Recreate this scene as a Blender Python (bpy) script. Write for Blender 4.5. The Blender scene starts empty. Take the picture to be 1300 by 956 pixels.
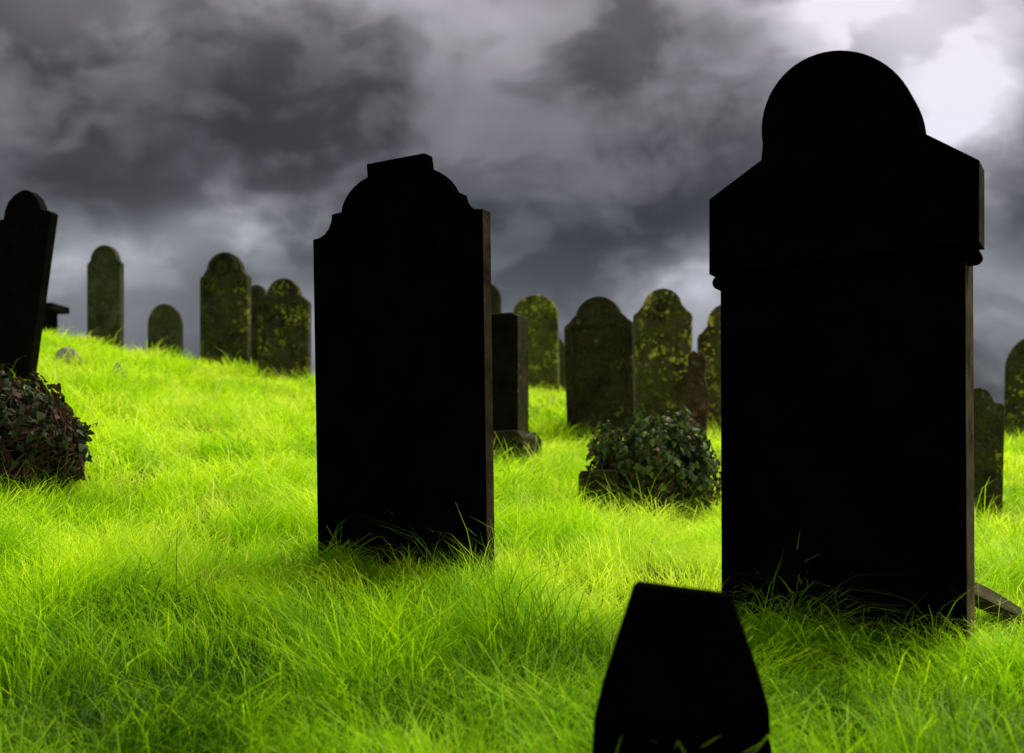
import bpy, bmesh, math, random
import numpy as np
from mathutils import Vector, Matrix
random.seed(7); rng = np.random.default_rng(11)
S = bpy.context.scene; COL = S.collection
F = 1372.0; HZ = 620.0; EYE = 0.85; R = math.radians

# ------------------------------------------------------------------ helpers
def tag(o, label=None, cat=None, group=None, kind=None):
    if label: o['label'] = label
    if cat: o['category'] = cat
    if group: o['group'] = group
    if kind: o['kind'] = kind
    return o
def link_bm(name, bm, mat, parent=None, smooth=False, side=None, straight=False):
    bmesh.ops.recalc_face_normals(bm, faces=bm.faces[:])
    me = bpy.data.meshes.new(name); bm.to_mesh(me); bm.free()
    o = bpy.data.objects.new(name, me); COL.objects.link(o)
    me.materials.append(mat)
    if side:
        me.materials.append(side)
        for p in me.polygons:
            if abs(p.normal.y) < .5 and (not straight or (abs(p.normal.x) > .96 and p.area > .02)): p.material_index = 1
    if smooth:
        for p in me.polygons: p.use_smooth = True
    if parent: o.parent = parent
    return o
def empty(name, loc, rz=0, ry=0, rx=0):
    o = bpy.data.objects.new(name, None); COL.objects.link(o)
    o.empty_display_size = .1
    o.location = loc; o.rotation_euler = (rx, ry, rz); return o
def X(px, d): return (px-650.0)/F*d
def Zr(py, d): return (HZ-py)/F*d           # height relative to the eye

# ------------------------------------------------------------------ terrain
ctl = [(515,712,4.2),(1080,822,3.57),(1238,818,3.35),(825,648,6.8),(50,612,5.3),(20,484,7.6),(210,462,13.7),(135,448,13.7),
       (287,466,13.7),(360,481,12.9),(655,579,8.4),(680,496,12.9),(765,543,9.9),(840,530,10.6),(900,540,10.6),
       (1257,648,7.6),(1290,570,12.2),(650,956,2.45),(100,880,3.0),(100,760,3.8),(1250,910,2.7),(300,563,7.0),(300,508,10.0)]
P = [(X(a,d), d, Zr(b,d)) for a,b,d in ctl]
P += [(0,0,-.8),(-4,0,-.5),(4,0,-.9),(0,-5,-1.1),(-9,4,.6),(-9,12,2.2),(9,4,-.9),(9,12,-.1),(-6,16,1.5),(0,16,.9),
      (6,16,.15),(-9,16,1.8),(9,16,-.4)]
P = np.array(P, float)
def U(r2): return np.where(r2 > 1e-12, r2*np.log(np.maximum(r2,1e-12)), 0.0)
n = len(P)
K = U(((P[:,None,:2]-P[None,:,:2])**2).sum(-1)) + np.eye(n)*0.12
Q = np.hstack([np.ones((n,1)), P[:,:2]])
A = np.vstack([np.hstack([K,Q]), np.hstack([Q.T, np.zeros((3,3))])])
W = np.linalg.solve(A, np.concatenate([P[:,2], np.zeros(3)]))
def vnoise(x, y, sc, seed):
    t = np.random.default_rng(seed).random((128,128))
    u = np.asarray(x)*sc+500; v = np.asarray(y)*sc+500
    i = np.floor(u).astype(int); j = np.floor(v).astype(int); fu = u-i; fv = v-j
    fu = fu*fu*(3-2*fu); fv = fv*fv*(3-2*fv)
    g = lambda a,b: t[a%128, b%128]
    return (g(i,j)*(1-fu)+g(i+1,j)*fu)*(1-fv)+(g(i,j+1)*(1-fu)+g(i+1,j+1)*fu)*fv
def gz(x, y):
    x = np.atleast_1d(np.asarray(x,float)); y = np.atleast_1d(np.asarray(y,float))
    cx = np.clip(x,-9,9); cy = np.clip(y,-5,16)
    z = W[n]+W[n+1]*cx+W[n+2]*cy
    for k in range(n): z = z + W[k]*U((cx-P[k,0])**2+(cy-P[k,1])**2)
    z = z - .07 + (vnoise(x,y,1.6,3)-.5)*.07 + (vnoise(x,y,4,4)-.5)*.04
    D = np.hypot(x-cx, y-cy); w = np.exp(-D/10)
    return z*w + (-3.0)*(1-w) + EYE
def g1(x,y): return float(gz(x,y)[0])

# ------------------------------------------------------------------ materials
def newmat(name):
    m = bpy.data.materials.new(name); m.use_nodes = True
    nt = m.node_tree; nt.nodes.clear(); return m, nt
def N(nt, t, **k):
    nd = nt.nodes.new(t)
    for a,b in k.items():
        if a.startswith('i_'): nd.inputs[a[2:].replace('_',' ')].default_value = b
        else: setattr(nd,a,b)
    return nd
def ramp(nt, src, stops):
    r = N(nt,'ShaderNodeValToRGB'); cr = r.color_ramp
    while len(cr.elements) < len(stops): cr.elements.new(.5)
    for e,(p,c) in zip(cr.elements, stops):
        e.position = p; e.color = (*c,1) if len(c)==3 else c
    nt.links.new(src, r.inputs[0]); return r.outputs[0]
def mixc(nt, fac, a, b, bt='MIX'):
    m = N(nt,'ShaderNodeMix', data_type='RGBA', blend_type=bt)
    for sock,v in ((m.inputs[0],fac),(m.inputs[6],a),(m.inputs[7],b)):
        if hasattr(v,'links'): nt.links.new(v, sock)
        elif isinstance(v,(int,float)): sock.default_value = v
        else: sock.default_value = (*v,1)
    return m.outputs[2]
def noise(nt, vec, scale, detail=5, rough=.55, dist=0, dims='3D'):
    t = N(nt,'ShaderNodeTexNoise', noise_dimensions=dims); t.inputs['Scale'].default_value = scale; t.inputs['Detail'].default_value = detail
    t.inputs['Roughness'].default_value = rough; t.inputs['Distortion'].default_value = dist
    nt.links.new(vec, t.inputs['Vector']); return t.outputs['Fac']
def objvec(nt):
    tc = N(nt,'ShaderNodeTexCoord'); oi = N(nt,'ShaderNodeObjectInfo')
    mu = N(nt,'ShaderNodeVectorMath', operation='SCALE'); mu.inputs[0].default_value = (37,91,53)
    nt.links.new(oi.outputs['Random'], mu.inputs['Scale'])
    ad = N(nt,'ShaderNodeVectorMath', operation='ADD')
    nt.links.new(tc.outputs['Object'], ad.inputs[0]); nt.links.new(mu.outputs[0], ad.inputs[1])
    return ad.outputs[0]
def finish(nt, col, rough=.9, bump=None, bstr=.4, bdist=.01, spec=.2):
    b = N(nt,'ShaderNodeBsdfPrincipled'); o = N(nt,'ShaderNodeOutputMaterial')
    if hasattr(col,'links'): nt.links.new(col, b.inputs['Base Color'])
    else: b.inputs['Base Color'].default_value = (*col,1)
    b.inputs['Roughness'].default_value = rough; b.inputs['Specular IOR Level'].default_value = spec
    if bump is not None:
        bp = N(nt,'ShaderNodeBump'); bp.inputs['Strength'].default_value = bstr; bp.inputs['Distance'].default_value = bdist
        nt.links.new(bump, bp.inputs['Height']); nt.links.new(bp.outputs[0], b.inputs['Normal'])
    nt.links.new(b.outputs[0], o.inputs[0])
def dark_stone(name, lo, hi, spec=.03, sc=6):
    m, nt = newmat(name); v = objvec(nt)
    f = noise(nt, v, sc, 6, .62); f2 = noise(nt, v, 60, 3)
    c = ramp(nt, f, [(.32,lo),(.7,hi)])
    finish(nt, c, .95, f2, .5, .006, spec); return m
def mossy(name, lo, hi, moss, lichen=(.50,.45,.06), lamt=.5, mossamt=.5):
    m, nt = newmat(name); v = objvec(nt)
    f = noise(nt, v, 4, 6, .68); fine = noise(nt, v, 45, 3)
    c = ramp(nt, f, [(.34,lo),(.66,hi)])
    fm = ramp(nt, noise(nt, v, 5.5, 5, .65, .4), [(mossamt-.04,(0,0,0)),(mossamt+.14,(1,1,1))])
    c = mixc(nt, fm, c, moss)
    # lichen: soft-edged crusts of two sizes, clustered
    clus = ramp(nt, noise(nt, v, 3.0, 4, .6), [(lamt-.05,(0,0,0)),(lamt+.08,(1,1,1))])
    wob = N(nt,'ShaderNodeTexNoise'); wob.inputs['Scale'].default_value = 25; wob.inputs['Detail'].default_value = 3; nt.links.new(v, wob.inputs['Vector'])
    ws = N(nt,'ShaderNodeVectorMath', operation='SCALE'); ws.inputs['Scale'].default_value = .08; nt.links.new(wob.outputs['Color'], ws.inputs[0])
    wv = N(nt,'ShaderNodeVectorMath', operation='ADD'); nt.links.new(v, wv.inputs[0]); nt.links.new(ws.outputs[0], wv.inputs[1])
    for sc_, th in ((9,.18),(21,.20)):
        vo = N(nt,'ShaderNodeTexVoronoi'); vo.inputs['Scale'].default_value = sc_; nt.links.new(wv.outputs[0], vo.inputs['Vector'])
        sp = ramp(nt, vo.outputs['Distance'], [(th,(.95,.95,.95)),(th+.18,(0,0,0))])
        msk = mixc(nt, 1.0, sp, clus, 'MULTIPLY')
        c = mixc(nt, msk, c, lichen)
    g = ramp(nt, fine, [(.25,(.45,.45,.45)),(.75,(1.35,1.35,1.35))])
    c = mixc(nt, 1.0, c, g, 'MULTIPLY')
    finish(nt, c, .92, fine, .7, .012, .1); return m

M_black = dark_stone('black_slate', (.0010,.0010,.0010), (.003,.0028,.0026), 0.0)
M_side  = dark_stone('lit_stone_edge', (.03,.021,.012), (.17,.12,.07), .03, 9)  # lit side tone baked into the colour, lighter than the black fronts
M_side2 = dark_stone('dark_brown_stone_edge', (.016,.012,.007), (.085,.06,.036), .03, 9)  # darker version of the baked-in lit side tone
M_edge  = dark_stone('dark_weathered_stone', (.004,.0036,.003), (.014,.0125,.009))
M_dark  = dark_stone('near_black_stone', (.002,.002,.0018), (.008,.0072,.0055))  # near-black tone with slight mottling
M_s1 = mossy('mossy_stone', (.018,.017,.010), (.10,.09,.045), (.06,.07,.012), lichen=(.55,.50,.06), lamt=.56)
M_s2 = mossy('lichen_stone', (.03,.026,.011), (.16,.135,.06), (.11,.12,.02), lichen=(.82,.74,.09), lamt=.47)
M_s3 = mossy('green_stone', (.045,.045,.015), (.17,.165,.05), (.16,.19,.02), lichen=(.58,.58,.06), lamt=.50)
M_s4 = mossy('grey_stone', (.038,.037,.022), (.14,.132,.08), (.07,.078,.022), lamt=.66)
M_s5 = mossy('brown_inscribed_stone', (.015,.013,.008), (.07,.056,.028), (.038,.04,.010), lichen=(.24,.20,.05), lamt=.60)
M_red = mossy('reddish_stone', (.035,.02,.014), (.16,.085,.055), (.06,.05,.025), lichen=(.25,.20,.13), lamt=.56)
M_pale = mossy('pale_rock', (.20,.18,.14), (.42,.39,.33), (.16,.17,.07), lamt=.75)

def leafmat(name, c0, c1, c2, c3, trans=.35, gloss=.35, spec=.3):
    m, nt = newmat(name)
    at = N(nt,'ShaderNodeAttribute', attribute_name='tint')
    c = ramp(nt, at.outputs['Fac'], [(0,c0),(.45,c1),(.85,c2),(1,c3)])
    b = N(nt,'ShaderNodeBsdfPrincipled'); b.inputs['Roughness'].default_value = gloss; b.inputs['Specular IOR Level'].default_value = spec
    t = N(nt,'ShaderNodeBsdfTranslucent'); nt.links.new(c, t.inputs[0]); nt.links.new(c, b.inputs['Base Color'])
    mx = N(nt,'ShaderNodeMixShader'); mx.inputs[0].default_value = trans
    nt.links.new(b.outputs[0], mx.inputs[1]); nt.links.new(t.outputs[0], mx.inputs[2])
    o = N(nt,'ShaderNodeOutputMaterial'); nt.links.new(mx.outputs[0], o.inputs[0]); return m
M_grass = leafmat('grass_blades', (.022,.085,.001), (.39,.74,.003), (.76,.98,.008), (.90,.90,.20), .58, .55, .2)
M_ivy = leafmat('ivy_leaves', (.025,.036,.010), (.06,.10,.022), (.19,.26,.07), (.13,.06,.03), .22, .55, .18)
M_ivy2 = leafmat('dark_ivy_leaves', (.014,.020,.008), (.026,.042,.013), (.065,.09,.03), (.10,.045,.02), .2, .6, .14)
m, nt = newmat('ivy_stems'); v = objvec(nt); finish(nt, ramp(nt, noise(nt,v,20), [(.3,(.04,.022,.014)),(.7,(.14,.075,.042))]), .9); M_stem = m
m, nt = newmat('turf'); tc = N(nt,'ShaderNodeTexCoord'); v = tc.outputs['Object']
c = ramp(nt, noise(nt,v,1.3,6,.6), [(.3,(.012,.032,.004)),(.55,(.035,.08,.006)),(.75,(.08,.14,.012))])
finish(nt, c, 1, noise(nt,v,30,4), .8, .03, .05); M_turf = m
def plain(name, c):
    m, nt = newmat(name); v = objvec(nt)
    finish(nt, ramp(nt, noise(nt,v,40), [(.3,tuple(x*.8 for x in c)),(.7,c)]), .6); return m
M_redp = plain('red_petals',(.6,.03,.02)); M_orp = plain('orange_petals',(.85,.45,.02)); M_gs = plain('flower_stem',(.08,.2,.02))

# ------------------------------------------------------------------ ground
fx = np.arange(-9,9.01,.13); far = 9+np.geomspace(.4,2500,34)
gx = np.concatenate([-far[::-1], fx, far])
fy = np.arange(-5,16.01,.13); gy = np.concatenate([-5-np.geomspace(.4,2500,30)[::-1], fy, 16+np.geomspace(.4,3000,34)])
GX, GY = np.meshgrid(gx, gy); GZ = gz(GX.ravel(), GY.ravel())
co = np.stack([GX.ravel(), GY.ravel(), GZ],1); nx, ny = len(gx), len(gy)
ii, jj = np.meshgrid(np.arange(nx-1), np.arange(ny-1)); a0 = (jj*nx+ii).ravel()
faces = np.stack([a0,a0+1,a0+nx+1,a0+nx],1)
def np_mesh(name, co, loops, totals, mat, smooth=True, tint=None):
    me = bpy.data.meshes.new(name); me.vertices.add(len(co)); me.vertices.foreach_set('co', co.astype(np.float32).ravel())
    me.loops.add(len(loops)); me.loops.foreach_set('vertex_index', loops.astype(np.int32))
    me.polygons.add(len(totals)); st = np.concatenate([[0],np.cumsum(totals)[:-1]])
    me.polygons.foreach_set('loop_start', st.astype(np.int32)); me.polygons.foreach_set('loop_total', totals.astype(np.int32))
    me.polygons.foreach_set('use_smooth', np.full(len(totals), smooth))
    me.update(calc_edges=True); me.validate()
    if tint is not None:
        at = me.attributes.new('tint','FLOAT','POINT'); at.data.foreach_set('value', tint.astype(np.float32))
    me.materials.append(mat); o = bpy.data.objects.new(name, me); COL.objects.link(o); return o
g = np_mesh('ground', co, faces.ravel(), np.full(len(faces),4), M_turf)
tag(g, 'grassy hillside rising to a crest on the left', 'ground', kind='structure')

# ------------------------------------------------------------------ slabs
def slab_bm(prof, y0, y1, bev=.006):
    bm = bmesh.new()
    f = [bm.verts.new((s,y0,h)) for s,h in prof]; b = [bm.verts.new((s,y1,h)) for s,h in prof]
    bm.faces.new(f); bm.faces.new(b[::-1])
    k = len(prof)
    for i in range(k): bm.faces.new((f[i],b[i],b[(i+1)%k],f[(i+1)%k]))
    bmesh.ops.recalc_face_normals(bm, faces=bm.faces[:])
    if bev:
        es = [e for e in bm.edges if abs(e.verts[0].co.y-e.verts[1].co.y) < 1e-6]
        bmesh.ops.bevel(bm, geom=es, offset=bev, segments=2, affect='EDGES', clamp_overlap=True, profile=.5)
    return bm
def unproj(outl, B, yaw, off=0.0):
    ax = (math.cos(yaw),-math.sin(yaw)); nn = (-math.sin(yaw),-math.cos(yaw))
    bx, by = B[0]+nn[0]*off, B[1]+nn[1]*off
    out = []
    for px,py in outl:
        rx, rz = (px-650)/F, (HZ-py)/F
        t = (bx*nn[0]+by*nn[1])/(rx*nn[0]+nn[1])
        hx, hy, hz = t*rx, t, t*rz+EYE
        out.append(((hx-B[0])*ax[0]+(hy-B[1])*ax[1], hz-B[2]))
    return out
def base(px, d):
    x = X(px,d); return (x, d, g1(x,d))

# big right monument
B = base(1078,3.57); yaw = R(30)
rt = empty('gravestone', B, -yaw)
tag(rt, 'tallest black gravestone on the right with a round domed top, sloping shoulders and overhanging cap', 'gravestone')
dome = []
for i in range(33):
    a = R(190-(190-2)*i/32); dome.append((1067+100.5*math.cos(a), 165-101.5*math.sin(a)))
capo = unproj([(900,348),(900,253),(966,203)]+dome+[(1167.5,166),(1243,203),(1243,306)], B, yaw, .03)
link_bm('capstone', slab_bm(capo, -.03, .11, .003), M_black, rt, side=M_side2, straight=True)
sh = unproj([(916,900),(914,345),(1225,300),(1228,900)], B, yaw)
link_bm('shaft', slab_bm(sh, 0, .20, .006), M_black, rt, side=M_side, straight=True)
# rounded moulding under the cap, bulging at its ends
bl = unproj([(900,348),(1243,306)], B, yaw, .03); s0, s1 = bl[0][0]+.003, bl[1][0]-.003
hl, hr = bl[0][1], bl[1][1]
rings = []
for k in range(9):
    a = math.pi/2 - math.pi*k/8; q = .001+.028*max(0,math.cos(a)); z_ = -.028+.026*math.sin(a)
    rings.append([(s0+.03-q,-.003-.15*q,hl+z_),(s1-.03+q,-.003-.15*q,hr+z_),(s1-.03+q,.08+q,hr+z_),(s0+.03-q,.08+q,hl+z_)])
bm = bmesh.new(); rings = [[bm.verts.new(v) for v in r_] for r_ in rings]
for r0, r1 in zip(rings, rings[1:]):
    for k in range(4): bm.faces.new((r0[k],r0[(k+1)%4],r1[(k+1)%4],r1[k]))
bm.faces.new(rings[0]); bm.faces.new(rings[-1][::-1])
link_bm('moulding', bm, M_black, rt)

# left black slab
B = base(511,4.2); yaw = R(30)
lo = unproj([(405,800),(397,304),(405,302),(412,297),(417,290),(420,281),(421,272),(433,269),(434,262),(437,254),(443,244),(449,237),(457,230),(466,225),(465,208),(538,194),(540,211),(548,214),(556,219),(563,225),(569,233),(574,243),(582,244),(584,252),(588,258),(593,262),(600,265),(612,265),(619,800)], B, yaw)
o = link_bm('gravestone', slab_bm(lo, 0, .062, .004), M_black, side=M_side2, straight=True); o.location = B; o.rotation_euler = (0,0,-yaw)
tag(o, 'black gravestone left of centre with a flat topped arch between stepped scrolled shoulders', 'gravestone')

# foreground stump of a stone
B = base(862,2.05); yaw = R(14)
fo = unproj([(745,1060),(754,910),(765,865),(804,742),(926,758),(963,865),(976,910),(985,1060)], B, yaw)
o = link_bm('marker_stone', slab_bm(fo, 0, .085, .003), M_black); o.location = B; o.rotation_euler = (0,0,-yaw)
tag(o, 'low black tapered stone with a flat slanting top in the near foreground', 'stone marker')

# leaning stone at the left edge
B = base(5,7.6); yaw = R(20)
ao = unproj([(-58,540),(-22,282),(-8,280),(4,278),(6,266),(10,256),(17,248),(26,242),(32,240.5),(39,243),(46,250),(50,259),(52,266),(61,267),(65,270),(63,285),(28,540)], B, yaw)
o = link_bm('gravestone', slab_bm(ao, 0, .07, .006), M_dark, side=M_edge); o.location = B; o.rotation_euler = (0,0,-yaw)
tag(o, 'dark gravestone leaning to the right at the left edge behind the ivy mound', 'gravestone')

# ------------------------------------------------------------------ background stones
def arc(cx, cz, r, a0, a1, k=12, rz=None):
    rz = rz or r
    return [(cx+r*math.cos(R(a0+(a1-a0)*i/k)), cz+rz*math.sin(R(a0+(a1-a0)*i/k))) for i in range(k+1)]
def mirror(left): return left + [(-s,h) for s,h in left[::-1] if abs(s) > 1e-5]
def p_round(w,h,rise=.5):
    return [(-w/2,-.3)] + arc(0,h-w*rise,w/2,180,0,18,w*rise) + [(w/2,-.3)]
def p_arch(w,h,ra=.32,drop=.30,fil=.10):
    r = ra*w; hs = h-drop*w; cz = h-r; f = fil*w
    L = [(-w/2,-.3),(-w/2,hs-f*.4)]
    L += arc(-w/2+f*.4,hs-f*.4,f*.4,180,100,3)
    x1 = -r-.02*w
    if -w/2+f*.5 < x1-f*.6: L += [(x1-f*.6, hs+.003)]
    L += [(x1, hs+f*.5)]
    L += arc(0,cz,r,180-math.degrees(math.asin(max(-.9,min(.9,(hs+f*.6-cz)/r)))),90,9)
    return mirror(L)
def p_ogee(w,h):
    L = [(-w/2,-.3),(-w/2,h-.40*w),(-.44*w,h-.34*w)] + arc(-.40*w,h-.20*w,.14*w,255,350,6)[1:]
    L += [(-.24*w,h-.15*w),(-.18*w,h-.08*w),(-.09*w,h-.03*w),(0,h)]
    return mirror(L)
GRP = 'gravestones standing on the hillside'
def stone(pxl, pxr, pyt, d, yawd, t, shape, mat, label, tilt=0, parts=None, kw={}, name='gravestone', cat='gravestone', wfix=None):
    yaw = R(yawd); m_ = d/F
    w = wfix or ((pxr-pxl)*m_-t*math.sin(yaw))/math.cos(yaw)
    b = base((pxl+pxr)/2, d); h = Zr(pyt,d)+EYE-b[2]
    prof = shape(w,h,**kw)
    bm = slab_bm(prof, -t/2, t/2, .012)
    if parts:
        rt = empty(name, b, -yaw, R(tilt)); link_bm('slab', bm, mat, rt); parts(rt,w,h,t,mat)
    else:
        rt = link_bm(name, bm, mat); rt.location = b; rt.rotation_euler = (0,R(tilt),-yaw)
    tag(rt, label, cat, GRP); return rt
def ring(r0, r1, cz, y, dy, a0=0, a1=360, k=28):
    bm = bmesh.new(); rows = []
    full = a1-a0 >= 360
    for i in range(k if full else k+1):
        a = R(a0+(a1-a0)*i/k); c,s = math.cos(a), math.sin(a)
        rows.append([bm.verts.new(v) for v in ((r0*c,y,cz+r0*s),(r0*c,y-dy,cz+r0*s),(r1*c,y-dy,cz+r1*s),(r1*c,y,cz+r1*s))])
    for i in range(len(rows) if full else len(rows)-1):
        p,q = rows[i], rows[(i+1)%len(rows)]
        for j in range(4): bm.faces.new((p[j],p[(j+1)%4],q[(j+1)%4],q[j]))
    if not full: bm.faces.new(rows[0]); bm.faces.new(rows[-1][::-1])
    return bm
def roundel(rt,w,h,t,mat):
    link_bm('roundel', ring(.12*w,.19*w,h-.30*w,-t/2,.03), mat, rt)
def hood(rt,w,h,t,mat):
    link_bm('carved_hood', ring(.24*w,.31*w,h-.35*w,-t/2,.04,0,180), mat, rt)
    link_bm('carved_rosette', ring(.03*w,.13*w,h-.30*w,-t/2,.04,0,360,10), mat, rt)
    for s in (-1,1):                # carved scrolls on the shoulders
        bm = ring(.03*w,.10*w,0,-t/2,.04,0,360,14)
        bmesh.ops.translate(bm, verts=bm.verts[:], vec=(s*.34*w,0,h-.60*w)); link_bm('carved_scroll', bm, mat, rt)
def border(rt,w,h,t,mat):
    bm = bmesh.new()
    x0,x1,z0,z1,e,y = -.40*w,.40*w,.06,h-.42*w,.022,-t/2
    for (a,b_,c,d_) in ((x0,x0+e,z0,z1),(x1-e,x1,z0,z1),(x0+e,x1-e,z1-e,z1)):
        vs = bmesh.ops.create_cube(bm,size=1)['verts']
        for v in vs: v.co = ((a+b_)/2+v.co.x*(b_-a), y-.006+v.co.y*.022, (c+d_)/2+v.co.z*(d_-c))
    link_bm('raised_border', bm, mat, rt)
stone(110,158,312,13.7,14,.09,p_arch,M_s4,'tall narrow grey gravestone with a rounded head alone on the left crest',kw=dict(ra=.40,drop=.46,fil=.12))
stone(187,233,386,13.7,10,.09,p_round,M_s4,'smallest gravestone on the crest, low with an oval top',kw=dict(rise=.62))
stone(253,320,321,13.7,14,.11,p_arch,M_s1,'lichen spotted gravestone on the crest with a carved round head and curved shoulders',parts=hood,kw=dict(ra=.37,drop=.44,fil=.16))
stone(312,341,362,14.4,14,.09,p_round,M_s4,'grey gravestone mostly hidden behind two crest stones on the left')
stone(326,396,354,12.9,14,.10,p_arch,M_s1,'mossy gravestone just left of the black stepped gravestone, standing on the crest',parts=border,kw=dict(ra=.32,drop=.40,fil=.18))
stone(588,637,357,12.4,14,.10,p_round,M_s5,'dark round topped gravestone peeping out behind the right edge of the black stepped gravestone')
stone(652,711,375,12.9,14,.12,p_round,M_s3,'broad green lichened gravestone with a plain round top',kw=dict(rise=.45),tilt=-1)
stone(672,719,424,13.8,10,.10,p_round,M_s4,'grey gravestone mostly hidden behind the green round topped one')
stone(720,808,377,9.9,20,.11,p_arch,M_s5,'wide dark brown gravestone with arched head and square shoulders behind the ivy mound',parts=border,kw=dict(ra=.34,drop=.36,fil=.18),tilt=-1.5)
stone(802,876,367,10.6,18,.09,p_arch,M_s2,'yellow lichen spotted gravestone with a ring carved in its rounded head',parts=roundel,kw=dict(ra=.33,drop=.40,fil=.20),tilt=1)
stone(886,960,386,10.8,16,.10,p_arch,M_s2,'lichened gravestone half hidden by the left side of the tallest black monument',kw=dict(ra=.33,drop=.5,fil=.2))
stone(1208,1270,492,7.6,18,.08,p_ogee,M_s1,'dark gravestone with a pointed curved top just right of the tallest black monument',tilt=1)
stone(1277,1352,425,12.2,14,.12,p_round,M_s1,'tall round topped gravestone cut by the right edge of the photo',kw=dict(rise=.6),tilt=1)
def p_rough(w,h):
    return [(-w/2,-.3),(-w*.56,h*.25),(-w*.42,h*.45),(-w*.52,h*.66),(-w*.36,h*.80),(-w*.40,h*.93),(-w*.14,h),(w*.12,h*.95),(w*.22,h*.99),(w*.40,h*.88),(w*.34,h*.70),(w*.54,h*.5),(w*.42,h*.25),(w/2,-.3)]
stone(869,901,445,10.2,14,.10,p_rough,M_red,'rough reddish brown broken stone between two lichened gravestones',name='broken_stone',cat='stone')

# dark block monument right behind the left slab
B = base(640,8.4); yaw = R(24); rt = empty('pedestal_monument', B, -yaw)
tag(rt, 'dark block shaped monument on a stepped plinth right of the black stepped gravestone', 'monument', GRP)
hh = Zr(400,8.4)+EYE-B[2]
link_bm('shaft', slab_bm([(-.26,.22),(-.26,hh-.03),(-.2,hh),(.11,hh),(.165,hh-.03),(.165,.22)],-.11,.11,.012), M_edge, rt, side=M_s5)
def p_box(a,b_,z0,z1): return [(a,z0),(a,z1),(b_,z1),(b_,z0)]
link_bm('plinth', slab_bm([(-.34,-.25),(-.34,.20),(-.29,.26),(.19,.26),(.24,.20),(.24,-.25)],-.20,.20,.012), M_s5, rt)

# pedestal tomb behind the leaning stone
B = base(56,13.2); rt = empty('pedestal_tomb', B, R(-10)); hh = Zr(388,13.2)+EYE-B[2]
tag(rt, 'small dark table tomb with an overhanging top slab, behind the leaning gravestone', 'tomb')
link_bm('top_slab', slab_bm(p_box(-.24,.22,hh-.08,hh),-.2,.2,.012), M_edge, rt)
link_bm('pedestal', slab_bm(p_box(-.16,.11,-.2,hh-.08),-.12,.12,.01), M_edge, rt)

# broken slab lying in the grass at the foot of the monument
bm = slab_bm([(-.16,-.13),(-.17,.05),(-.10,.13),(.02,.15),(.10,.10),(.17,.02),(.15,-.07),(.06,-.14)],-.025,.025,.006)
bm.transform(Matrix.Rotation(R(26),4,'Y') @ Matrix.Rotation(R(-74),4,'X') @ Matrix.Scale(.85,4))
B = base(1258,3.95); o = link_bm('broken_slab', bm, M_s5); o.location = (B[0],B[1],Zr(764,3.95)+EYE)
tag(o, 'low tilted broken slab lying in the grass at the right foot of the tallest monument', 'stone slab')

# rocks
def rock(px, py, d, sx, sy, sz, mat, label, seed):
    r_ = random.Random(seed); bm = bmesh.new(); bmesh.ops.create_icosphere(bm, subdivisions=3, radius=1)
    dirs = [(Vector((r_.uniform(-1,1),r_.uniform(-1,1),r_.uniform(-.4,1))).normalized(), r_.uniform(.6,.9)) for _ in range(11)]
    for v in bm.verts:
        for dn, k in dirs:
            q = v.co.dot(dn)
            if q > k: v.co -= dn*(q-k)
        v.co = Vector((v.co.x*sx, v.co.y*sy, v.co.z*sz))
    o = link_bm('rock', bm, mat); x = X(px,d); o.location = (x, d, g1(x,d)+sz*.5); tag(o, label, 'rock'); return o
rock(86,445,10.6,.17,.12,.12,M_pale,'grey brown rock lying on the left crest beside the leaning gravestone',1)
rock(151,479,9.8,.07,.07,.14,M_pale,'small pale rock in the bright grass below the tall narrow gravestone',5)

# flowers
def flower(px, py, d, mat, label):
    x = X(px,d); z0 = g1(x,d); h = Zr(py,d)+EYE-z0
    rt = empty('flower',(x,d,z0)); tag(rt,label,'flower')
    bm = bmesh.new(); bmesh.ops.create_cone(bm,segments=6,radius1=.004,radius2=.003,depth=h,cap_ends=True)
    bmesh.ops.translate(bm, verts=bm.verts[:], vec=(0,0,h/2)); link_bm('stem',bm,M_gs,rt)
    bm = bmesh.new()
    for k in range(5):
        a = k*2*math.pi/5; c = [ (0,0,h) ]
        for (rr,da,dz) in ((.015,-.5,.008),(.025,-.25,.018),(.025,.25,.018),(.015,.5,.008)): c.append((rr*math.cos(a+da),rr*math.sin(a+da),h+dz))
        bm.faces.new([bm.verts.new(v) for v in c])
    link_bm('petals',bm,mat,rt)
flower(266,455,13.2,M_redp,'tiny red flower left of the orange one by the carved gravestone')
flower(283,455,13.1,M_orp,'tiny orange flower at the foot of the carved lichen spotted gravestone')
flower(377,462,12.2,M_redp,'tiny red flower at the foot of the mossy gravestone by the black slab')

# ------------------------------------------------------------------ ivy mounds and the tomb under one
def tube(bm, pts, r):
    rows = []
    for i,p in enumerate(pts):
        p = Vector(p); q = Vector(pts[min(i+1,len(pts)-1)])-Vector(pts[max(i-1,0)])
        q.normalize(); u = q.orthogonal().normalized(); w_ = q.cross(u); rr = r*(1-.5*i/len(pts))
        rows.append([bm.verts.new(p+(u*math.cos(a)+w_*math.sin(a))*rr) for a in (0,1.257,2.513,3.77,5.027)])
    for a,b in zip(rows,rows[1:]):
        for k in range(5): bm.faces.new((a[k],a[(k+1)%5],b[(k+1)%5],b[k]))
leafp = [(0,0),(.32,-.12),(.5,.12),(.34,.36),(.30,.55),(0,1.0),(-.30,.55),(-.34,.36),(-.5,.12),(-.32,-.12)]
m, nt = newmat('dark_ivy_core'); v = objvec(nt); finish(nt, ramp(nt, noise(nt,v,25), [(.3,(.01,.01,.005)),(.7,(.03,.026,.013))]), 1); M_core = m
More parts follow.
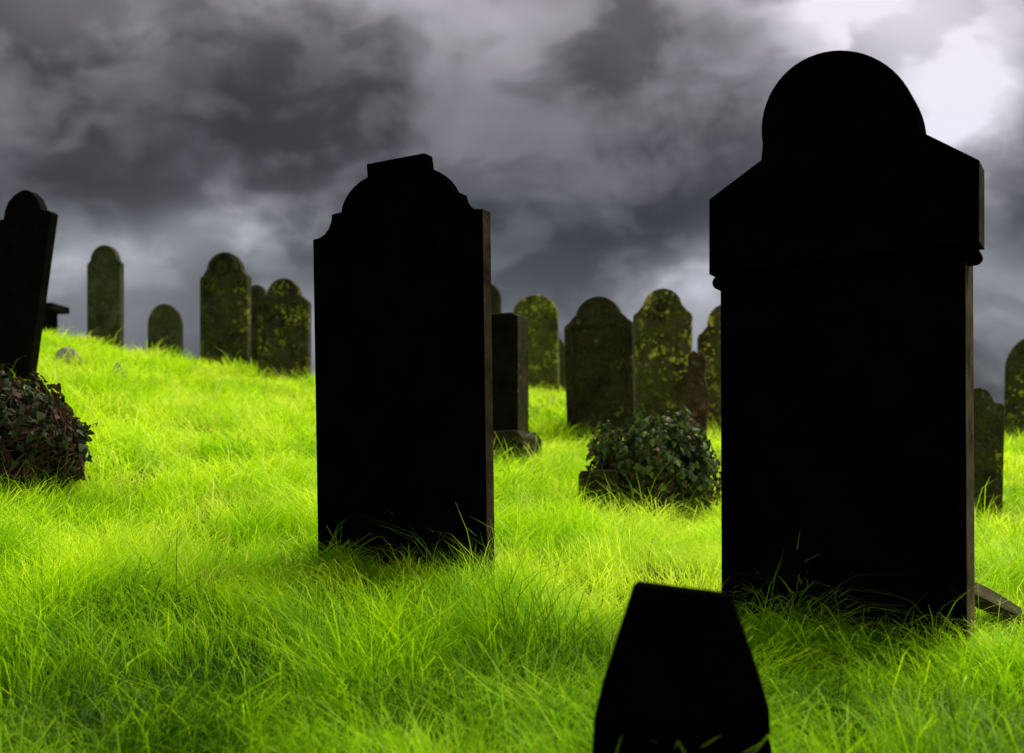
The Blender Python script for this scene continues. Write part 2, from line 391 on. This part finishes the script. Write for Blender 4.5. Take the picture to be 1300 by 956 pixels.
def ivy(c, rx, ry, h, nleaf, nstem, label, seed, mat, red=.05, lowbare=0.0, ls=.055, lump=1.0, lean=0, flat=.8, shoots=6, holes=.8):
    r_ = random.Random(seed); rt = empty('ivy_mound', c); tag(rt,label,'ivy')
    ph = [r_.uniform(0,6) for _ in range(8)]
    def surf(a, e):
        k = 1+lump*(.08*math.sin(2*a+ph[0])+.08*math.sin(5*a+ph[1]+2*e)+.08*math.sin(4*e+ph[2]+a)+.06*math.sin(9*a+ph[3]-5*e)+.05*math.sin(11*e+7*a+ph[5]))
        ce, se = math.cos(e)**.6, math.sin(e)**flat
        x_ = rx*ce*math.cos(a)*k; y_ = ry*ce*math.sin(a)*k
        kk = 1+lump*(.07*math.sin(9*x_/rx+ph[4])+.06*math.sin(8*y_/ry+ph[6])+.05*math.sin(17*x_/rx+5*y_/ry+ph[1]))
        return Vector((x_, y_, max(0,h*se*kk*(1+lean*x_/rx))))
    co=[]; loops=[]; tot=[]; tint=[]
    for i in range(nleaf):
        a = r_.uniform(0,2*math.pi); e = math.asin(r_.random()**.9)*.98+.01
        p = surf(a,e)
        if p.z < lowbare*h and r_.random() < .6: continue
        if math.sin(7*a+9*e+ph[7])+math.sin(4*a-6*e+ph[2]) > 1.0 and r_.random() < holes: continue
        nrm = Vector((p.x/rx**2, p.y/ry**2, max(.05,p.z/h**2*.6))).normalized()
        p = p*r_.uniform(.84,1.08)
        nrm = (nrm+Vector((r_.gauss(0,.5),r_.gauss(0,.5),r_.gauss(0,.5)))).normalized()
        dn = (Vector((r_.gauss(0,.8),r_.gauss(0,.8),-1))); dn = (dn-nrm*dn.dot(nrm)).normalized(); sd = nrm.cross(dn)
        s = ls*r_.uniform(.5,1.3); b0=len(co); tn = 1.0 if r_.random() < red else r_.random()*.85
        for (u,v) in leafp:
            q = p+sd*u*s+dn*v*s+nrm*(-.35*abs(u)*s - .15*v*v*s); co.append(q[:]); tint.append(tn)
        loops += list(range(b0,b0+10)); tot.append(10)
    bm = bmesh.new()
    for i in range(nstem):
        a = r_.uniform(0,2*math.pi); e = 0.02; pts=[]
        st = r_.uniform(.06,.20)
        for k in range(9):
            p = surf(a,min(1.45,e)); pts.append(p*r_.uniform(.88,1.0)); a += r_.gauss(0,.2); e += st*r_.uniform(.3,1.2)
        tube(bm, pts, r_.uniform(.003,.008))
    for i in range(nstem//shoots):      # stray leafy shoots sticking out of the mound
        a = r_.uniform(0,2*math.pi); e = r_.uniform(.3,1.4); p = surf(a,e)*.95; d_ = (p.normalized()+Vector((r_.gauss(0,.5),r_.gauss(0,.5),r_.gauss(.2,.4))))*r_.uniform(.012,.032)
        pts=[p]
        for k in range(3): pts.append(pts[-1]+d_); d_ = d_+Vector((r_.gauss(0,.012),r_.gauss(0,.012),-.012))
        tube(bm, pts, .0025)
        for p in pts[1:]:
            nrm = Vector((r_.gauss(0,1),r_.gauss(0,1)-.6,r_.gauss(.3,1))).normalized(); dn = Vector((r_.gauss(0,1),r_.gauss(0,1),-1)); dn = (dn-nrm*dn.dot(nrm)).normalized(); sd = nrm.cross(dn)
            s = ls*r_.uniform(.5,.95); b0=len(co); tn = r_.random()*.85
            for (u,v) in leafp:
                q = p+sd*u*s+dn*v*s+nrm*(-.35*abs(u)*s); co.append(q[:]); tint.append(tn)
            loops += list(range(b0,b0+10)); tot.append(10)
    o = np_mesh('leaves', np.array(co), np.array(loops), np.array(tot), mat, False, np.array(tint)); o.parent = rt
    link_bm('stems', bm, M_stem, rt, True)
    bm = bmesh.new(); bmesh.ops.create_icosphere(bm, subdivisions=4, radius=1)
    for v in bm.verts:
        a = math.atan2(v.co.y,v.co.x); e = math.asin(max(-1,min(1,v.co.z)))
        v.co = surf(a,max(.001,e))*.80 if v.co.z > 0 else Vector((v.co.x*rx*.80,v.co.y*ry*.80,-.06))
    link_bm('dense_inner_growth', bm, M_core, rt); return rt
B = base(832,6.9)
ivy(B, .36, .33, Zr(536,6.9)+EYE-B[2], 3700, 80, 'irregular mound of green ivy between the two big black gravestones', 3, M_ivy, red=.06, lump=.9, flat=.5, holes=.65, ls=.043, shoots=6)
Bt = base(790,6.72); o = link_bm('tomb_block', slab_bm([(-.255,-.2),(-.25,.27),(-.235,.295),(-.02,.30),(.0,.28),(.0,-.2)],-.13,.25,.014), M_s5)
o.location = Bt; o.rotation_euler = (0,0,R(-18))
tag(o, 'dark stone tomb corner showing at the left of the central ivy mound', 'tomb')
B = base(14,5.35); hi_ = Zr(492,5.35)+EYE-B[2]
ivy(B, .33, .32, hi_, 4700, 240, 'ivy mound with bare brown stems at the left edge of the photo', 9, M_ivy2, red=.22, lowbare=.5, ls=.036, lump=1.0, lean=-.08, flat=.5, shoots=14, holes=.75)

# ------------------------------------------------------------------ grass
def scatter(y0, y1, margin, dens):
    wmax = .475*y1+margin; area = 2*wmax*(y1-y0); k = int(area*dens)
    x = rng.uniform(-wmax,wmax,k); y = rng.uniform(y0,y1,k)
    keep = np.abs(x) < .475*y+margin
    return x[keep], y[keep]
bx=[]; by=[]; bw=[]; bh=[]
for (y0,y1,mg,dn,w_,hs) in ((1.8,3.2,.6,6800,.0031,1.14),(3.2,5.6,.8,7000,.0034,1.1),(5.6,9,1.0,3800,.0056,1.05),(9,12.5,1.2,1900,.0088,.92),(12.5,15.0,1.4,1300,.0122,.82)):
    x,y = scatter(y0,y1,mg,dn); bx.append(x); by.append(y); bw.append(np.full(len(x),w_)); bh.append(np.full(len(x),hs))
x = np.concatenate(bx); y = np.concatenate(by); w_ = np.concatenate(bw); hs = np.concatenate(bh)
# clumps with darker thin gaps between them, and trodden bare grass before the small near stone
clump = .55*vnoise(x,y,5,41)+.45*vnoise(x,y,11,42)
keep = rng.random(len(x)) < np.where(y < 8, np.clip(2.4*(clump-.2),.15,1), 1)
sx0 = X(862,2.05); keep &= ~((np.abs(x-sx0) < .45) & (y < 2.2))
x, y, w_, hs, clump = x[keep], y[keep], w_[keep], hs[keep], clump[keep]
hs = hs*np.where(y < 8, .78+.46*clump, 1)
# blades stay short round the rocks, tufts crowd the feet of the stones
for rx_, ry_ in ((X(84,10.6),10.6),(X(151,9.8),9.8)):
    hs = np.where(np.hypot(x-rx_, (y-ry_+.45)*.6) < .45, hs*.4, hs)
hs = np.where(np.hypot(x-X(1275,3.8), (y-3.70)*.7) < .27, hs*.55, hs)
hs = np.where(np.hypot(x-X(755,6.5), (y-6.35)*.7) < .25, hs*.6, hs)
def fringe(px0,px1,d,yawd,k,hm):
    global x,y,w_,hs
    s = rng.uniform(0,1,k); xx = X(px0,d)+(X(px1,d)-X(px0,d))*s
    xc = (X(px0,d)+X(px1,d))/2; yy = d-(xx-xc)*math.tan(R(yawd))-np.abs(rng.normal(.02,.08,k))
    cl = vnoise(xx,yy,7,77)
    x = np.append(x,xx); y = np.append(y,yy); w_ = np.append(w_,np.full(k,.0036)); hs = np.append(hs,(.6+.7*cl)*hm)
n1_ = len(x)
fringe(385,650,4.2,30,1500,1.1); fringe(890,1270,3.57,30,1900,.9); fringe(770,910,6.5,0,300,1.1); fringe(-20,120,5.0,0,300,1.1)
# thin pale seed stalks
ks = 620; sy = rng.uniform(2.8,9.5,ks); sx = rng.uniform(-1,1,ks)*(.475*sy+.4)
n0 = len(x); x = np.append(x,sx); y = np.append(y,sy); w_ = np.append(w_,.0022+.0003*sy); hs = np.append(hs,np.full(ks,1.0))
k = len(x); idx = np.arange(k); stalk = idx >= n0; fr = (idx >= n1_) & ~stalk
tuft = vnoise(x,y,2.2,21); tuft2 = vnoise(x,y,6,22)
h = (.07+.27*tuft*tuft2+.035*rng.random(k))*hs*rng.uniform(.5,1.5,k)
tall = (rng.random(k) < .045) & ~fr & (y > 2.5); h = np.where(tall, h*1.4+.03*hs, h)
h = np.where(stalk, rng.uniform(.16,.30,k), h)
ang = vnoise(x,y,1.5,23)*11+rng.normal(0,1.25,k)
bend = np.clip(.40+.8*vnoise(x,y,3,24)+rng.normal(0,.30,k),.05,1.5); bend = np.where(tall|stalk, bend*.75, bend)
z = gz(x,y)-.01
dx, dy = np.cos(ang), np.sin(ang)
fa = ang+math.pi/2+rng.normal(0,.5,k); wx, wy = np.cos(fa), np.sin(fa)
w_ = w_*rng.uniform(.6,1.4,k); w_ = np.where(tall, w_*.6, w_)
curl = rng.normal(0,.35,k)      # sideways curl tangles the tips
V = np.empty((k,7,3))
for j,(t,wf) in enumerate(((0,.9),(.4,1.0),(.75,.7))):
    ox = h*bend*t*t; oz = h*(t-.38*bend*t*t*t); oc = curl*h*t*t*t
    for q,sg in enumerate((-1,1)):
        V[:,2*j+q,0] = x+dx*ox-dy*oc+sg*wx*w_*wf*.5; V[:,2*j+q,1] = y+dy*ox+dx*oc+sg*wy*w_*wf*.5; V[:,2*j+q,2] = z+oz
V[:,6,0] = x+dx*h*bend-dy*curl*h; V[:,6,1] = y+dy*h*bend+dx*curl*h; V[:,6,2] = z+h*np.maximum(1-.42*bend,.3)
lp = np.array([0,1,3,2, 2,3,5,4, 4,5,6]); loops = (np.arange(k)[:,None]*7+lp[None]).ravel()
tot = np.tile([4,4,3], k)
near = np.clip((4.0-.25*x-y)/1.6,0,1)  # foreground shade put into the blade tint, stronger toward camera and left
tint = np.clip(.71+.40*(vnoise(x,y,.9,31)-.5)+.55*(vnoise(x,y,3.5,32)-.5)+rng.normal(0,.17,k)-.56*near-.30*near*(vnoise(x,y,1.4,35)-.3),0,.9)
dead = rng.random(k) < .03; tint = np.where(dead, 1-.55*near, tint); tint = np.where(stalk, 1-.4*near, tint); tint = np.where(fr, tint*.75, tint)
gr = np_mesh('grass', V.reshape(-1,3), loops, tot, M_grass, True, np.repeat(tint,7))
tag(gr, 'lush bright green uncut grass covering the hillside between the stones', 'grass', kind='stuff')

# ------------------------------------------------------------------ world
SUN_EL, SUN_AZ = R(64), R(56)
w = bpy.data.worlds.new('World'); S.world = w; w.use_nodes = True; nt = w.node_tree; nt.nodes.clear()
def MA(op, a, b=None, c=None, clamp=False):
    nd = N(nt,'ShaderNodeMath', operation=op); nd.use_clamp = clamp
    for i,v in enumerate((a,b,c)):
        if v is None: continue
        if hasattr(v,'links'): nt.links.new(v, nd.inputs[i])
        else: nd.inputs[i].default_value = v
    return nd.outputs[0]
def SM(src, a, b):
    nd = N(nt,'ShaderNodeMapRange', interpolation_type='SMOOTHSTEP'); nt.links.new(src, nd.inputs[0])
    nd.inputs[1].default_value = a; nd.inputs[2].default_value = b; nd.inputs[3].default_value = 0; nd.inputs[4].default_value = 1
    return nd.outputs[0]
tc = N(nt,'ShaderNodeTexCoord'); sp = N(nt,'ShaderNodeSeparateXYZ'); nt.links.new(tc.outputs['Generated'], sp.inputs[0])
ay = MA('MAXIMUM', MA('ABSOLUTE', sp.outputs[1]), .2)
u0 = MA('DIVIDE', sp.outputs[0], ay); v0 = MA('DIVIDE', sp.outputs[2], ay)
cb = N(nt,'ShaderNodeCombineXYZ'); nt.links.new(u0, cb.inputs[0]); nt.links.new(v0, cb.inputs[1])
wn = N(nt,'ShaderNodeTexNoise', noise_dimensions='2D'); wn.inputs['Scale'].default_value = 7; wn.inputs['Detail'].default_value = 2
nt.links.new(cb.outputs[0], wn.inputs['Vector'])
sub = N(nt,'ShaderNodeVectorMath', operation='SUBTRACT'); sub.inputs[1].default_value = (.5,.5,.5); nt.links.new(wn.outputs['Color'], sub.inputs[0])
scl = N(nt,'ShaderNodeVectorMath', operation='SCALE'); scl.inputs['Scale'].default_value = .06; nt.links.new(sub.outputs[0], scl.inputs[0])
wv = N(nt,'ShaderNodeVectorMath', operation='ADD'); nt.links.new(cb.outputs[0], wv.inputs[0]); nt.links.new(scl.outputs[0], wv.inputs[1])
s2 = N(nt,'ShaderNodeSeparateXYZ'); nt.links.new(wv.outputs[0], s2.inputs[0]); u, v = s2.outputs[0], s2.outputs[1]
def gauss(px, py, sx, sy, amp, rot=0):
    du = MA('SUBTRACT', u, (px-650)/F); dv = MA('SUBTRACT', v, (HZ-py)/F)
    c, s = math.cos(R(rot)), math.sin(R(rot))
    p = MA('DIVIDE', MA('ADD', MA('MULTIPLY',du,c), MA('MULTIPLY',dv,s)), sx/F)
    q = MA('DIVIDE', MA('SUBTRACT', MA('MULTIPLY',dv,c), MA('MULTIPLY',du,s)), sy/F)
    e = MA('EXPONENT', MA('MULTIPLY', MA('ADD', MA('MULTIPLY',p,p), MA('MULTIPLY',q,q)), -1.0))
    return MA('MULTIPLY', e, amp)
L = None
for gdef in ((1180,50,145,165,.90,30),(1090,-10,220,65,.30,0),(500,-5,240,60,.16,-8),(90,0,190,55,.13,0),(190,320,190,50,.34,8),(885,378,130,54,.46,20),
             (215,150,250,65,-.045,-10),(740,245,250,75,-.04,-10),(1315,150,44,110,-.26,0),(60,245,120,32,-.025,0),(460,400,220,60,.10,0),(130,415,160,55,.20,0),(1290,420,90,60,.07,0)):
    t = gauss(*gdef); L = t if L is None else MA('ADD', L, t)
mp = N(nt,'ShaderNodeMapping'); mp.inputs['Scale'].default_value = (1,1.6,1); mp.inputs['Rotation'].default_value = (0,0,R(-17)); mp.inputs['Location'].default_value = (.37,.21,0)
nt.links.new(wv.outputs[0], mp.inputs[0])
n1 = noise(nt, mp.outputs[0], 4.6, 6, .5, 0, '2D'); n2 = noise(nt, mp.outputs[0], 8.5, 6, .5, 0, '2D'); n3 = noise(nt, mp.outputs[0], 22, 4, .5, 0, '2D')
# overlapping cloud banks: soft mass plus gently edged layers
fac = MA('ADD', MA('MULTIPLY_ADD', n1, 1.9, -.66), MA('MULTIPLY', SM(n1, .40, .60), .38))
fac = MA('ADD', fac, MA('MULTIPLY', SM(n2, .40, .61), .55))
fac = MA('ADD', fac, MA('MULTIPLY', n3, .28))
fac = MA('SMOOTH_MAX', fac, .42, .35)
L = MA('ADD', MA('MULTIPLY', MA('SMOOTH_MAX', L, -.07, .05), MA('MULTIPLY_ADD', fac, .7, .3)), MA('MULTIPLY', fac, .135))
L = MA('SMOOTH_MIN', MA('SMOOTH_MAX', L, .035, .03), .86, .15)
# sky behind the camera brightened: unseen fill added for the stone fronts
L = MA('MULTIPLY', L, MA('ADD', 1.0, MA('MULTIPLY', MA('MULTIPLY_ADD', sp.outputs[1], -1.6, -.2, True), 1.7)))
tintc = ramp(nt, MA('MULTIPLY', v, 2.0), [(0,(.92,.965,1.08)),(.5,(.945,.955,1.08)),(.95,(1.04,.955,1.06))])
sc = N(nt,'ShaderNodeVectorMath', operation='SCALE'); nt.links.new(tintc, sc.inputs[0]); nt.links.new(L, sc.inputs['Scale'])
b1 = N(nt,'ShaderNodeBackground'); nt.links.new(sc.outputs[0], b1.inputs[0]); b1.inputs[1].default_value = 1
sky = N(nt,'ShaderNodeTexSky', sky_type='NISHITA'); sky.sun_disc = False; sky.sun_elevation = SUN_EL; sky.sun_rotation = SUN_AZ
b2 = N(nt,'ShaderNodeBackground'); nt.links.new(sky.outputs[0], b2.inputs[0]); b2.inputs[1].default_value = .003
ad = N(nt,'ShaderNodeAddShader'); nt.links.new(b1.outputs[0], ad.inputs[0]); nt.links.new(b2.outputs[0], ad.inputs[1])
ow = N(nt,'ShaderNodeOutputWorld'); nt.links.new(ad.outputs[0], ow.inputs[0])

sl = bpy.data.lights.new('sun','SUN'); sl.energy = 5; sl.angle = R(34); sl.color = (1,.97,.86)
so = bpy.data.objects.new('sun', sl); COL.objects.link(so); so.location = (5,20,30)
sd = Vector((math.sin(SUN_AZ)*math.cos(SUN_EL), math.cos(SUN_AZ)*math.cos(SUN_EL), math.sin(SUN_EL)))
so.rotation_euler = sd.to_track_quat('Z','Y').to_euler()

# ------------------------------------------------------------------ camera
cd = bpy.data.cameras.new('camera'); cam = bpy.data.objects.new('camera', cd); COL.objects.link(cam); S.camera = cam
cam.location = (0,0,EYE); cam.rotation_euler = (R(90),0,0)
cd.sensor_width = 36; cd.lens = 36*F/1300; cd.shift_y = (HZ-478)/1300; cd.clip_end = 6000; cd.clip_start = .05
cd.dof.use_dof = True; cd.dof.focus_distance = 4.2; cd.dof.aperture_fstop = 2.3
S.view_settings.view_transform = 'Standard'; S.view_settings.look = 'None'; S.view_settings.exposure = 0
